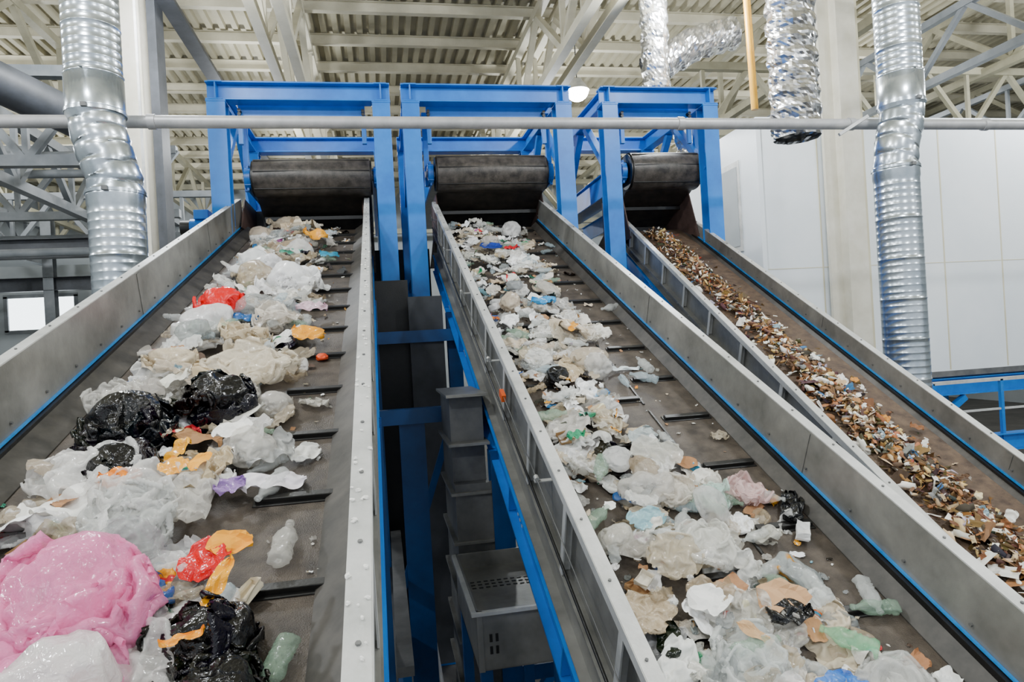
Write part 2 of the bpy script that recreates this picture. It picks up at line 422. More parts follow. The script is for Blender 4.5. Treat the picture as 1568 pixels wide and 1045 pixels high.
for y in (11,15,19): truss(mb,(-15.8,y,CZ+4.3),(-3.9,y,CZ+4.3),1.3,6,'gtruss',.16,.1)
for x in (-5.5,-9): truss(mb,(x,9,CZ+3.9),(x,21,CZ+3.9),1.0,6,'gtruss',.16,.1)
for y in (14,20): 
    mb.ibeam((-15.8,y,CZ+2.2),(-4,y,CZ+2.2),.25,.35,'dktray'); 
    for x in (-13,-8.5): mb.ibeam((x,y,0),(x,y,CZ+4),.25,.25,'gtruss',(0,1,0))
mb.box(-15.8,-4,16,17,CZ+2.5,CZ+2.6,'dktray'); mb.box(-15.8,-4,16,16.03,CZ+2.6,CZ+2.8,'gtruss')
mb.cyl((-6,8,CZ+4.2),(-3.9,10.6,CZ+3.4),.26,'dktray',20)
for z in (3.2,3.5,1.9): mb.cyl((-15.5,12.5,CZ+z),(-4,12.5,CZ+z),.07,'gtruss',10)
mb.build('steel_gallery_structure')
mb=MB()
for y in (12.5,17,22): truss(mb,(5.5,y,CZ+5.2),(23.8,y,CZ+5.2),1.3,9,'dtruss',.15,.09)
for x in (9.5,14): truss(mb,(x,7,CZ+5.0),(x,28,CZ+5.0),1.0,9,'gtruss',.12,.08)
mb.build('side_bay_trusses')
mb=MB(); mb.box(-16,24,30,30.2,0,ZC,'farwall')
for i in range(14): mb.box(-16+i*3-.03,-16+i*3+.03,29.97,30,0,ZC,'cream')
mb.build('wall_back')
mb=MB()
mb.box(24,24.2,-6,30,0,ZC,'farwall'); mb.build('wall_right')
mb=MB(); mb.box(-16.2,-16,-6,30,0,ZC,'farwall')
mb.build('wall_left')
mb=MB(); yw=21.5
wx0,wx1,wz0,wz1=-10.3,-8.5,CZ+1.05,CZ+2.05
mb.box(-16,wx0,yw,yw+.15,0,CZ+2.9,'farwall'); mb.box(wx1,-3.2,yw,yw+.15,0,CZ+2.9,'farwall')
mb.box(wx0,wx1,yw,yw+.15,0,wz0,'farwall'); mb.box(wx0,wx1,yw,yw+.15,wz1,CZ+2.9,'farwall')
mb.build('wall_partition')
mb=MB(); mb.box(wx0,wx1,yw+.1,yw+.12,wz0,wz1,'daylight')
for z in (wz0,wz1): mb.box(wx0-.05,wx1+.05,yw-.03,yw+.03,z-.05,z+.05,'gtruss')
for x in (wx0,wx1): mb.box(x-.05,x+.05,yw-.03,yw+.03,wz0,wz1,'gtruss')
mb.build('window_1')
mb=MB(); mb.ibeam((-3.45,11,0),(-3.45,11,ZC),.5,.5,'cream',(0,1,0),.03); mb.box(-3.6,-3.2,10.72,10.74,0,ZC,'cream')
mb.box(-3.12,-3.0,10.8,11.2,0,ZC,'dktray')
mb.build('steel_column')
mb=MB(); mb.box(7.72,8.08,10.1,10.3,0,ZC,'cream'); mb.box(8.08,8.2,10.2,10.4,0,ZC,'panelseam'); mb.box(7.5,7.72,10.28,10.34,0,ZC,'cream'); mb.build('steel_column')
mb=MB()
X0,X1,Y0,Y1,Z0,Z1=6.35,17,10.42,13.2,CZ-.95,CZ+3.45
mb.box(X0,X1,Y0,Y0+.1,Z0,Z1,'panel'); mb.box(X0,X0+.1,Y0+.1,Y1,Z0,Z1,'panel'); mb.box(X0,X1,Y1-.1,Y1,Z0,Z1,'panel'); mb.box(X0,X1,Y0,Y1,Z1,Z1+.06,'panel')
mb.box(X0,X1,Y0,Y1,Z0-.1,Z0,'panel')
for x in (X0,X0+1.1,X0+2.3,X0+3.5,X0+4.7,X0+5.9,X0+7.1): mb.box(x-.012,x+.012,Y0-.006,Y0,Z0,Z1,'panelseam')
for z in (Z0+1.9,): mb.box(X0,X1,Y0-.004,Y0,z-.006,z+.006,'panelseam')
mb.box(X0-.02,X1,Y0-.02,Y0+.1,Z0-.12,Z0-.02,'darksteel'); mb.box(X0-.03,X0+.05,Y0-.03,Y0+.05,Z0,Z1,'panel')
mb.box(X0-.02,X0,Y0+.6,Y0+1.5,Z0+2.3,Z0+3.9,'railsteel')
mb.box(X0-.03,X0-.02,Y0+.68,Y0+1.42,Z0+2.4,Z0+3.8,'farwall')
mb.build('sorting_cabin')
mb=MB()
for y in (Y0+.05,Y1-.2): mb.ibeam((X0,y,Z0-.3),(X1,y,Z0-.3),.2,.3,'blue')
for x in (6.6,9.2,12,15):
    for y in (Y0+.05,Y1-.2): mb.ibeam((x,y,0),(x,y,Z0-.45),.2,.2,'blue')
    mb.beam((x,Y0,Z0-1.1),(x+.9,Y0,Z0-.5),.1,.1,'blue')
mb.ibeam((X0,Y0-1.6,Z0-1.0),(X1,Y0-1.6,Z0-1.0),.2,.25,'blue')
for x in (8,10.4,13): mb.ibeam((x,Y0-1.6,0),(x,Y0-1.6,Z0-1.1),.15,.15,'blue')
for x in (8,9.2,10.4,11.7,13): mb.beam((x,Y0-1.6,Z0-1),(x,Y0-1.6,Z0-.05),.05,.05,'blue')
mb.beam((8,Y0-1.6,Z0-.05),(17,Y0-1.6,Z0-.05),.05,.05,'railsteel'); mb.beam((8,Y0-1.6,Z0-.5),(17,Y0-1.6,Z0-.5),.03,.03,'railsteel')
mb.build('cabin_support_platform')
mb=MB()
mb.box(-3.0,-2.75,4,25,CZ+5.35,CZ+5.42,'dktray')
mb.beam((-3.0,9.9,CZ+2.2),(-3.0,9.9,CZ+6.9),.03,.03,'railsteel')
mb.build('cable_tray')
mb=MB(); mb.cyl((5.42,8.9,CZ+3.1),(5.35,8.9,CZ+6.8),.05,'yellow',12); mb.build('yellow_gas_pipe')
mb=MB()
bx0,bx1,by0,by1,bz0,bz1=.38,.84,3.35,4.3,CZ-1.62,CZ-1.32
for a in ((bx0,bx1,by0,by0+.012),(bx0,bx1,by1-.012,by1),(bx0,bx0+.012,by0,by1),(bx1-.012,bx1,by0,by1)): mb.box(*a,bz0,bz1,'wallsteel')
mb.box(bx0,bx1,by0,by1,bz0,bz0+.01,'wallsteel')
mb.box(bx0-.025,bx1+.025,by0-.025,by0,bz1-.02,bz1,'railsteel'); mb.box(bx0-.025,bx0,by0,by1,bz1-.02,bz1,'railsteel')
mb.box(bx0,bx0+.03,by0-.012,by0,bz0,bz1,'wallsteel'); mb.box(bx1-.03,bx1,by0-.012,by0,bz0,bz1,'wallsteel')
for i in range(2):
    for j in range(2): mb.box(bx0+.06+i*.03,bx0+.075+i*.03,by0-.003,by0,bz1-.16-j*.06,bz1-.12-j*.06,'rubber')
mb.box(bx0,bx1,by0+.1,by1+.3,bz1-.10,bz1-.09,'wallsteel')
for i in range(9):
    for j in range(3): mb.box(bx0+.05+i*.04,bx0+.075+i*.04,by1-.3-j*.05,by1-.285-j*.05,bz1-.089,bz1-.086,'rubber')
for x in(bx0+.04,bx1-.04):
    for y in(by0+.04,by1-.04): mb.box(x-.03,x+.03,y-.03,y+.03,0,bz0,'bluedark')
mb.box(.43,.80,4.6,5.4,.3,CZ-.95,'darksteel'); mb.box(.43,.66,4.7,5.4,CZ-.95,CZ-.35,'darksteel')
for i in range(9): mb.box(.40,.83 if i<6 else .68,4.57,5.42,.5+i*.33,.52+i*.33,'wallsteel')
mb.build('sheet_metal_hopper',None,.003)
mb=MB()
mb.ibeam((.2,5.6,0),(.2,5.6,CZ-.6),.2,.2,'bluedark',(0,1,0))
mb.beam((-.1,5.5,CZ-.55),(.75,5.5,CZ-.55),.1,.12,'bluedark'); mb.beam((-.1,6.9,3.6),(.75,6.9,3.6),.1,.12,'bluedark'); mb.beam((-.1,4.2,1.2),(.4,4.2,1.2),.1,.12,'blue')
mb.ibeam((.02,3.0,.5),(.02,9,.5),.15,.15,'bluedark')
mb.beam((0,6.6,1),(.7,6.6,3),.06,.06,'bluedark'); mb.box(.28,.62,6.9,6.95,.3,4.0,'dktray'); mb.box(-.05,.3,7.2,7.25,.3,4.2,'rubber')  # upright dark sheets, here and next line, added to darken the gap
mb.box(-.05,.75,9.9,9.95,0,4.9,'rubber')
mb.cyl((.3,2.6,.5),(.3,9,.9),.05,'pipe',12); mb.box(-.02,.08,4.0,7.0,1.6,1.66,'darksteel')
mb.box(-.09,-.02,.8,7.8,.9,1.3,'dktray')
mb.build('under_conveyor_steelwork')
mb=MB(); mb.cyl((-1.95,7.9,CZ+1.42),(-1.7,7.9,CZ+1.42),.1,'blue',20); mb.cyl((-2.05,7.9,CZ+1.42),(-1.95,7.9,CZ+1.42),.085,'rubber',20); mb.box(-1.9,-1.75,7.8,8,CZ+1.5,CZ+1.6,'blue'); mb.build('gear_motor',None,.005)
# ---------------------------------------------------------------- waste templates (small cloth relaxation)
def relax(p,E,Lr,K,tgt,steps,g,iters=4,damp=.7):
    p=p.astype(np.float64).copy(); pp=p.copy(); n=len(p); i0,i1=E[:,0],E[:,1]
    deg=np.bincount(i0,minlength=n)+np.bincount(i1,minlength=n); inv=(1.8/deg)[:,None]
    R0=np.sqrt((p[:,:2]**2).sum(1)).max()
    for s in range(steps):
        t=min(1,s/(steps*.75)); rad=R0*(1+(tgt-1)*t)
        v=(p-pp)*damp; pp=p.copy(); p=p+v; p[:,2]-=g
        for _ in range(iters):
            q=np.sqrt((p[:,:2]**2).sum(1)); m=q>rad
            p[m,:2]*=(rad/q[m])[:,None]
            d=p[i1]-p[i0]; l=np.sqrt((d*d).sum(1))+1e-9; c=d*((l-Lr)/l*.5*K)[:,None]
            acc=np.empty_like(p)
            for a in range(3): acc[:,a]=np.bincount(i0,c[:,a],n)-np.bincount(i1,c[:,a],n)
            p+=acc*inv
            p[:,2]=np.maximum(p[:,2],0)
    return p.astype(np.float32)
def tpl_sheet(seed,n,tgt,asp=.8,bend=.6,g=.0008,amp=.3,steps=130,fine=1):
    off=Vector((seed*5.3,seed*2.7,seed*.9)); gg=np.linspace(-1,1,n)
    A,B=np.meshgrid(gg,gg,indexing='ij'); uv=np.stack([A.ravel(),B.ravel()],1); p=np.zeros((n*n,3))
    for i,(a,b) in enumerate(uv):
        e=1+.2*noise.noise(Vector((a*2,b*2,0))+off)
        q=Vector((a*1.7,b*1.7,7))+off; w=Vector((noise.noise(q),noise.noise(q+Vector((5,5,5))),0))
        z=amp*(1-2*abs(noise.noise(q+w*.6)))+amp*.5*(1-2*abs(noise.noise(q*2.3+w)))+amp*.3*fine*(1-2*abs(noise.noise(q*4.6+w*2)))
        p[i]=(a*e,b*e*asp,.5+z)
    flat=p.copy(); flat[:,2]=0
    idx=np.arange(n*n).reshape(n,n); E=[];K=[]
    def ad(a,b,k): E.append(np.stack([a.ravel(),b.ravel()],1)); K.append(np.full(a.size,k))
    ad(idx[:-1],idx[1:],1);ad(idx[:,:-1],idx[:,1:],1);ad(idx[:-1,:-1],idx[1:,1:],.9);ad(idx[1:,:-1],idx[:-1,1:],.9)
    ad(idx[:-2],idx[2:],bend);ad(idx[:,:-2],idx[:,2:],bend)
    E=np.concatenate(E);K=np.concatenate(K); Lr=np.linalg.norm(flat[E[:,0]]-flat[E[:,1]],axis=1)
    p[:,:2]*=.85
    p=relax(p,E,Lr,K,tgt,steps,g)
    z=p[:,2]; p[:,2]=z-np.percentile(z,3)
    sc=.85/np.sqrt((p[:,:2]**2).sum(1)).max(); p*=sc
    fs=[]
    for i in range(n-1):
        for j in range(n-1):
            a=i*n+j;b=a+1;c=a+n;d=c+1
            fs+= [(a,c,d),(a,d,b)] if (i+j)%2 else [(a,c,b),(b,c,d)]
    return p,np.array(fs,dtype=np.int32),uv
def ico(sub):
    bm=bmesh.new(); bmesh.ops.create_icosphere(bm,subdivisions=sub,radius=1)
    V=np.array([v.co[:] for v in bm.verts]);E=np.array([[e.verts[0].index,e.verts[1].index] for e in bm.edges]); Fx=np.array([[x.index for x in f.verts] for f in bm.faces],dtype=np.int32); bm.free(); return V,E,Fx
def tpl_bag(seed,sub,st=90):
    V,E,Fx=ico(sub); off=Vector((seed*7.3,seed*3.1,1)); ini=[]
    for v in V:
        d=Vector(v); q=d*1.3+off; w=Vector((noise.noise(q),noise.noise(q+Vector((5,5,5))),noise.noise(q+Vector((9,1,5)))))
        k=1+.35*noise.noise(q*.8)+.22*(1-2*abs(noise.noise(q*1.5+w)))+.12*(1-2*abs(noise.noise(q*3.2+w)))+.05*noise.noise(q*8)
        ini.append((d.x*k,d.y*k*.8,.7+d.z*k*.65))
    rest=V*np.array([1,.8,.65]); Lr=np.linalg.norm(rest[E[:,0]]-rest[E[:,1]],axis=1)*1.3
    p=relax(np.array(ini),E,Lr,np.ones(len(E)),.75,st,.0012)
    return p*.8,Fx,V[:,:2]
U_=random.uniform
T_BAG=[tpl_bag(i,4) for i in range(7)]
T_BAGS=[tpl_bag(i+20,3) for i in range(8)]
T_FOLD=[tpl_sheet(i+80,44,U_(.5,.62),U_(.7,1),.8,.0006,U_(.35,.45),120,.35) for i in range(9)]
T_SHL=[tpl_sheet(i,34,U_(.58,.8),U_(.5,1),U_(.4,.7),U_(.0008,.0014),U_(.2,.36)) for i in range(14)]
T_SH=[tpl_sheet(i+20,20,U_(.62,.88),U_(.4,1),.5,U_(.0008,.0015),U_(.15,.35)) for i in range(20)]
T_FLAT=[tpl_sheet(i+60,9,U_(.9,1.0),U_(.4,1),.8,.002,.12,60,0) for i in range(14)]
def chip(seed,n=4):
    off=Vector((seed*3.3,1,seed)); uv=[];p=[]
    asp=.3+.6*((seed*37)%10)/10
    for i in range(n):
        for j in range(n):
            a=i/(n-1)*2-1;b=j/(n-1)*2-1; e=1+.35*noise.noise(Vector((a*2,b*2,0))+off)
            p.append((a*e,b*e*asp,.3*noise.noise(Vector((a*2,b*2,5))+off)+.15)); uv.append((a,b))
    fs=[]
    for i in range(n-1):
        for j in range(n-1):
            a=i*n+j; fs+=[(a,a+n,a+n+1),(a,a+n+1,a+1)]
    return np.array(p,dtype=np.float32),np.array(fs,dtype=np.int32),np.array(uv)
T_CHIP=[chip(i) for i in range(16)]
def nub(seed):
    V,E,Fx=ico(2); off=Vector((seed*3.7,seed,2))
    p=np.array([(Vector(v)*(1+.6*noise.noise(Vector(v)*1.2+off)+.25*noise.noise(Vector(v)*3+off)))[:] for v in V],dtype=np.float32); p[:,2]*=.55; p[:,1]*=.7
    return p,Fx,p[:,:2].copy()
T_NUB=[nub(i) for i in range(12)]
def tpl_bottle(sd):
    prof=[(0,0),(.30,0),(.34,.06),(.33,.3),(.29,.36),(.33,.42),(.29,.52),(.33,.62),(.29,.72),(.34,.8),(.34,1.15),(.30,1.35),(.14,1.65),(.11,1.7),(.11,1.8),(.14,1.8),(.14,1.95),(0,1.95)]
    P2=[]
    for i in range(len(prof)-1):
        for k in range(2): t=k/2; P2.append((prof[i][0]*(1-t)+prof[i+1][0]*t,prof[i][1]*(1-t)+prof[i+1][1]*t))
    prof=P2+[prof[-1]]
    n=24; vs=[]
    for (rr,z) in prof:
        for j in range(n):
            a=2*math.pi*j/n; q=Vector((math.cos(a)+sd*3,math.sin(a),z*2.2))
            k=rr*(1+(.3*noise.noise(q*1.6)+.12*noise.noise(q*4) if z<1.6 else 0)); vs.append((z-1,k*math.cos(a),k*math.sin(a)*.8+.28))
    fs=[]
    for i in range(len(prof)-1):
        for j in range(n):
            a,b,c,d=i*n+j,i*n+(j+1)%n,(i+1)*n+(j+1)%n,(i+1)*n+j; fs+=[(a,b,c),(a,c,d)]
    v=np.array(vs,dtype=np.float32); return v,np.array(fs,dtype=np.int32),v[:,:2].copy()
T_BOT=[tpl_bottle(i) for i in range(4)]
def tpl_carton(sd):
    vs=[];fs=[]; rr=random.Random(sd)
    ring=[(-.8,-.5),(.8,-.5),(.8,.5),(-.8,.5)]
    pts=[]
    for k in range(4):
        a=ring[k];b=ring[(k+1)%4]
        for t in (0,.5): pts.append((a[0]*(1-t)+b[0]*t,a[1]*(1-t)+b[1]*t))
    m=len(pts); L=4
    sk=rr.uniform(-.4,.4)
    for l in range(L):
        z=l/(L-1)*.7
        for (px,py) in pts: vs.append((px+sk*z+rr.uniform(-.07,.07),py+rr.uniform(-.07,.07),z*.8+rr.uniform(-.04,.04)))
    for l in range(L-1):
        for k in range(m):
            a=l*m+k;b=l*m+(k+1)%m; fs+=[(a,b,b+m),(a,b+m,a+m)]
    c=len(vs); vs.append((0,0,.02))
    for k in range(m): fs.append((k,(k+1)%m,c))
    v=np.array(vs,dtype=np.float32); return v,np.array(fs,dtype=np.int32),v[:,:2].copy()
T_CART=[tpl_carton(i) for i in range(6)]
ACC=['#c4222a','#e8a21c','#1f62b0','#2f8a5e','#e6e6e6','#efeae0','#3a8aa8','#a05a90','#222222','#e9e3c0','#b9a98c']
class Pile:
    def __init__(s): s.V=[];s.Fc=[];s.C=[];s.MI=[];s.SM=[];s.n=0
    def put(s,tpl,loc,size,rot,col,mat,smooth,basis,scl=(1,1,1),alpha=None,deco=True):
        vs,fs,uv=tpl
        Rm=np.array((basis@Matrix.Rotation(rot[0],3,'X')@Matrix.Rotation(rot[1],3,'Y')@Matrix.Rotation(rot[2],3,'Z')),dtype=np.float32)
        w=(vs*np.array(scl,dtype=np.float32)*size)@Rm.T+np.array(loc,dtype=np.float32)
        s.V.append(w); s.Fc.append(fs+s.n); s.n+=len(vs)
        if alpha is None: alpha=random.uniform(.4,.9)
        C=np.tile(np.array([*col,alpha],dtype=np.float32),(len(vs),1))
        if deco:
            if mat==PLAS and random.random()<.7:
                c2=lin(random.choice(ACC)); a0=random.uniform(-.7,.5); ax=random.randrange(2)
                m=(uv[:,ax]>a0)&(uv[:,ax]<a0+random.uniform(.2,.6)); C[m,:3]=c2
                if random.random()<.6:
                    cx,cy=random.uniform(-.6,.6),random.uniform(-.6,.6); m=((uv[:,0]-cx)**2+(uv[:,1]-cy)**2)<random.uniform(.03,.15); C[m,:3]=lin(random.choice(ACC))
            if mat in(FILM,PAPR) and smooth and random.random()<.08:
                cx,cy=random.uniform(-.6,.6),random.uniform(-.6,.6); m=(abs(uv[:,0]-cx)<.3)&(abs(uv[:,1]-cy)<.2); C[m,:3]=lin(random.choice(ACC))
        s.C.append(C)
        s.MI.append(np.full(len(fs),mat,dtype=np.int32)); s.SM.append(np.full(len(fs),smooth,dtype=bool))
    def comp(s,c,x,y,h,sz,col,mat,B,alpha=.85,ns=4,core=True,zs=1.1,asp=(1,1),T=None):
        if core: s.put(random.choice(T_BAG),c.P(x,y,h),sz*.8,(0,0,U_(0,6.28)),col,mat,True,B,(1*asp[0],1*asp[1],zs),alpha,False)
        for k in range(ns):
            a=U_(0,6.28); rr=sz*U_(.05,.45)
            s.put(random.choice(T or T_FOLD),c.P(x+rr*math.cos(a)*asp[0],y+rr*math.sin(a)*asp[1],h+sz*U_(0,.22)),sz*U_(.65,.95),(random.gauss(0,.25),random.gauss(0,.25),U_(0,6.28)),jit(col,.02),mat,True,B,(asp[0],asp[1],zs*U_(.7,1)),alpha,False)
    def build(s,name,parent=None):
        V=np.concatenate(s.V);Fc=np.concatenate(s.Fc);C=np.concatenate(s.C);MI=np.concatenate(s.MI);SM=np.concatenate(s.SM)
        me=bpy.data.meshes.new(name); me.vertices.add(len(V)); me.vertices.foreach_set('co',V.astype(np.float32).ravel())
        me.loops.add(Fc.size); me.loops.foreach_set('vertex_index',Fc.ravel().astype(np.int32))
        me.polygons.add(len(Fc)); me.polygons.foreach_set('loop_start',np.arange(0,Fc.size,3,dtype=np.int32)); me.polygons.foreach_set('loop_total',np.full(len(Fc),3,dtype=np.int32))
        for w in WM: me.materials.append(w)
        me.update(calc_edges=True)
        me.polygons.foreach_set('material_index',MI); me.polygons.foreach_set('use_smooth',SM)
        a=me.color_attributes.new('Col','FLOAT_COLOR','POINT'); a.data.foreach_set('color',C.ravel())
        me.update(); ob=bpy.data.objects.new(name,me); COL.objects.link(ob)
        if parent: ob.parent=parent
        return ob
def basis(c): 
    return Matrix((c.X,c.S,c.N)).transposed()
def jit(c,a=.06):
    f=1+random.uniform(-a,a)*2; return tuple(min(1,max(0,x*f+random.uniform(-a,a)*.15)) for x in c)
PAL=[('#f2f1ee',22,None),('#dcd8cf',18,None),('#cdbfa8',13,None),('#bba88a',8,None),('#ffffff',12,None),('#a6acac',8,None),
     ('#131315',7,BLK),('#3c3a38',4,None),('#5b4a3c',5,PAPR),('#1f62b0',1.3,None),('#7fb4c4',1.4,None),('#c4222a',1.2,PLAS),('#e8a21c',1.4,PLAS),('#2f7a5e',.9,None),('#dfa9c0',.6,None),('#8c79a8',.5,None),('#a87c55',5,PAPR),('#cc6a2a',.6,PLAS)]
def pick(pal):
    t=random.uniform(0,sum(p[1] for p in pal))
    for p in pal:
        t-=p[1]
        if t<=0: return p
    return pal[0]
def scatter(pile,c,region,n,smin,smax,heap,pal=PAL,clip=None,big=False):
    B=basis(c)
    for _ in range(n):
        for _t in range(30):
            y=random.uniform(*region[2:]); x=random.uniform(*region[:2])
            if clip is None or random.random()<clip(x,y): break
        else: continue
        hx,_,mt=pick(pal); col=jit(lin(hx)); k=random.random()
        sz=smin+(smax-smin)*random.random()**1.7
        h=heap(x,y)*random.random()
        rot=(random.gauss(0,.25),random.gauss(0,.25),random.uniform(0,6.28))
        SH=T_SHL if (big or sz>.08) else T_SH; BG=T_BAG if (big or sz>.09) else T_BAGS
        if mt is None and k>.93:
            pile.put(random.choice(T_BOT),c.P(x,y,.01+h),U_(.07,.1),(0,0,rot[2]),lin(random.choice(['#e6eae8','#e6eae8','#c9dce4','#a9c8b0'])),FILM,True,B,(1,1,1),.4,False); continue
        if mt is None and k>.90 and not big:
            pile.put(random.choice(T_CART),c.P(x,y,.01+h),U_(.03,.06),rot,jit(lin(random.choice(['#d9cdb6','#b08a5e','#eeeae0','#3d7fb5','#e0d8c8']))),PAPR,False,B,(1,1,.8),1,False); continue
        if mt==BLK: t,m,sm=random.choice(SH),BLK,True
        elif mt==PAPR: t,m,sm=random.choice(T_FLAT),PAPR,False
        elif mt==PLAS: t,m,sm=random.choice(SH),PLAS,True
        elif k<.52: t,m,sm=random.choice(SH),FILM,True
        elif k<.57: t,m,sm=random.choice(BG),FILM,True
        elif k<.67: t,m,sm=random.choice(SH),PLAS,True
        elif k<.81 : t,m,sm=random.choice(T_FLAT),PAPR,False; sz*=.75
        else: t,m,sm=random.choice(SH),PAPR,True
        sc=(random.uniform(.85,1.4),random.uniform(.75,1.2),random.uniform(.6,1.3))
        pile.put(t,c.P(x,y,.004+h),sz,rot,col,m,sm,B,sc)
pl=Pile()
def clipL(x,y):
    if y<2.8 and y>2.05 and x>-.62: return .03
    if x>-.38: return .08
    if x<-1.2 and y>2.7: return .3
    if x>-.50: return .45
    return 1
heapL=lambda x,y:.11*max(0,1-((x+.85)/.5)**2)
scatter(pl,CL,(-1.28,-.26,1.2,8.2),430,.028,.11,heapL,clip=clipL)
scatter(pl,CL,(-1.22,-.46,1.2,8.2),240,.10,.19,heapL,pal=PAL[:6],clip=clipL,big=True)
scatter(pl,CL,(-1.36,-.22,1.2,8.2),300,.006,.018,lambda x,y:0)
pl.build('mixed_waste_pile')
def hero(name,c,items,comps=()):
    p=Pile(); B=basis(c)
    for q in comps:
        x,y,h,sz,hx,mat=q[:6]; p.comp(c,x,y,h,sz,lin(hx),mat,B,*(q[6:]))
    for (x,y,h,sz,kind,hx,mat,rot,sc) in items:
        T={'fold':T_FOLD,'bag':T_BAG,'bagS':T_BAGS,'sh':T_SHL,'shs':T_SH,'flat':T_FLAT,'bot':T_BOT,'nub':T_NUB,'cart':T_CART}[kind]
        t=T[random.randrange(len(T))]
        p.put(t,c.P(x,y,h),sz,rot,lin(hx),BLK if mat==PLAS else mat,kind not in('flat','cart'),B,sc,alpha={'bot':.4}.get(kind,.85),deco=False)
    return p.build(name)
PK='#ff9ccd'
hero('pink_plastic_bag',CL,[],[(-.83,1.98,.03,.27,PK,FILM,.7,7,True,1.25),(-1.02,1.80,.03,.25,PK,FILM,.7,6,True,1.25),(-.80,1.68,.02,.22,PK,FILM,.7,5)])
hero('black_garbage_bag',CL,[],[(-.70,3.22,.06,.20,'#08080a',BLK,1,5,True,1.25)])
hero('black_garbage_bag',CL,[],[(-1.03,3.04,.05,.21,'#08080a',BLK,1,6,True,1.25),(-.97,2.74,.05,.15,'#0a0a0c',BLK,1,4)])
hero('black_garbage_bag',CL,[(-.47,1.97,.12,.09,'shs','#f7a808',PLAS,(.3,0,1.3),(1.3,.5,.7)),(-.50,1.78,.14,.06,'shs','#f7a010',PLAS,(0,0,.3),(1,.5,.7)),(-.56,1.60,.12,.09,'shs','#f59a10',PLAS,(.3,0,.3),(1,.7,.7))],[(-.46,1.84,.02,.16,'#08080a',BLK,1,4),(-.42,1.66,.02,.15,'#08080a',BLK,1,3)])
hero('red_plastic_bag',CL,[],[(-1.0,4.72,.08,.18,'#e00810',BLK,1,4,True,1.3)])
hero('white_plastic_bag',CL,[],[(-.66,5.3,.06,.22,'#ffffff',FILM,.85,4,True,1.3),(-.98,5.95,.05,.2,'#f2f4f4',FILM,.65,4,True,1.3)])
hero('clear_plastic_bag',CL,[],[(-.82,2.36,.05,.19,'#dcdedb',FILM,.5,4,False,.9),(-1.2,3.4,.04,.15,'#e8e5df',FILM,.5,4,False,1)])
hero('beige_plastic_bag',CL,[],[(-.62,3.64,.07,.21,'#ece0ca',FILM,.7,3,False,.9,(1.3,.8)),(-.76,4.1,.07,.20,'#e0d0b2',FILM,.7,3,False,.9,(1.2,.8)),(-1.07,3.85,.04,.16,'#e0d0b4',FILM,.9,2,True,1,(1.2,.7)),(-.65,4.45,.06,.19,'#f0e8dc',FILM,.65,3,False,1)])
hero('plastic_bottle',CL,[(-.335,2.27,.01,.105,'bot','#eceae2',FILM,(0,0,1.5),(1,1,1))])
hero('food_packaging',CL,[(-.53,2.12,.10,.10,'shs','#d8121c',PLAS,(.2,0,1.2),(1,.8,.7)),(-.47,2.17,.11,.08,'flat','#f8a81a',PAPR,(.3,.2,.2),(1,.8,1)),(-.9,2.58,.13,.08,'shs','#f58c1a',PLAS,(.3,.2,.2),(1,.8,.6)),(-.74,2.62,.14,.07,'shs','#f7ab22',PLAS,(.1,.2,1.2),(1,.8,.6)),(-.66,2.64,.14,.07,'flat','#f7ab22',PAPR,(.1,.2,1.2),(1,.6,.6)),(-.42,2.62,.04,.12,'shs','#f3eef4',PAPR,(0,.2,.3),(1.2,.8,.6)),(-.55,2.55,.08,.07,'shs','#9d7bb8',PLAS,(0,.2,.9),(1,.8,.7)),(-.42,4.2,.08,.12,'shs','#f7a522',PLAS,(.2,.2,.3),(1,.8,.6)),(-.33,3.95,.01,.04,'bagS','#f0562c',PLAS,(0,0,0),(1,1,.8)),(-.6,7.2,.12,.15,'shs','#eda420',PLAS,(.2,.2,.3),(1,.8,.7)),(-.75,6.4,.12,.12,'shs','#4da38a',PLAS,(.2,.2,.3),(1,.8,.7)),(-.42,6.4,.09,.11,'shs','#2b8fb0',PLAS,(.2,.2,.3),(1,.8,.7)),(-.45,4.75,.08,.13,'sh','#f2cddd',FILM,(.2,.2,.3),(1,.8,.7)),(-.80,4.5,.10,.11,'sh','#1f5c9c',PLAS,(.2,.2,.3),(1,.8,.7)),(-.36,1.6,.02,.09,'shs','#f6f4ee',PAPR,(.2,.2,.6),(1.2,.6,.7)),(-1.07,2.52,.06,.12,'shs','#fbfaf5',PAPR,(.2,.2,.6),(1.2,.9,.8)),(-.33,2.86,.02,.07,'shs','#fbfaf5',PAPR,(.2,.2,.6),(1.2,.9,.7)),(-.47,2.82,.06,.13,'sh','#c9cac8',FILM,(.2,.2,.6),(1,1,1)),(-.6,2.9,.12,.09,'flat','#faf8f2',PAPR,(.3,.2,.6),(1,1,1)),(-.98,1.5,.12,.1,'flat','#f0ede6',PAPR,(.3,.2,.6),(1,1,1))])
pc=Pile()
def clipC(x,y):
    if x>1.40 and 3.4<y<5.0: return .01
    if x>1.60+.24*(y<3.2) and y<6.5: return .07
    if x>1.75: return .2
    if y>5: return .6
    if x>1.3 and y<3.3: return .8
    return 1
heapC=lambda x,y:.10*max(0,1-((x-1.15)/.45)**2)
scatter(pc,CC,(.84,1.88,2.0,8.3),620,.02,.08,heapC,clip=clipC)
scatter(pc,CC,(.86,1.7,2.0,8.3),230,.08,.145,heapC,pal=PAL[:6],clip=clipC,big=True)
scatter(pc,CC,(.82,1.93,2.0,8.3),400,.006,.018,lambda x,y:0)
pc.build('mixed_waste_pile')
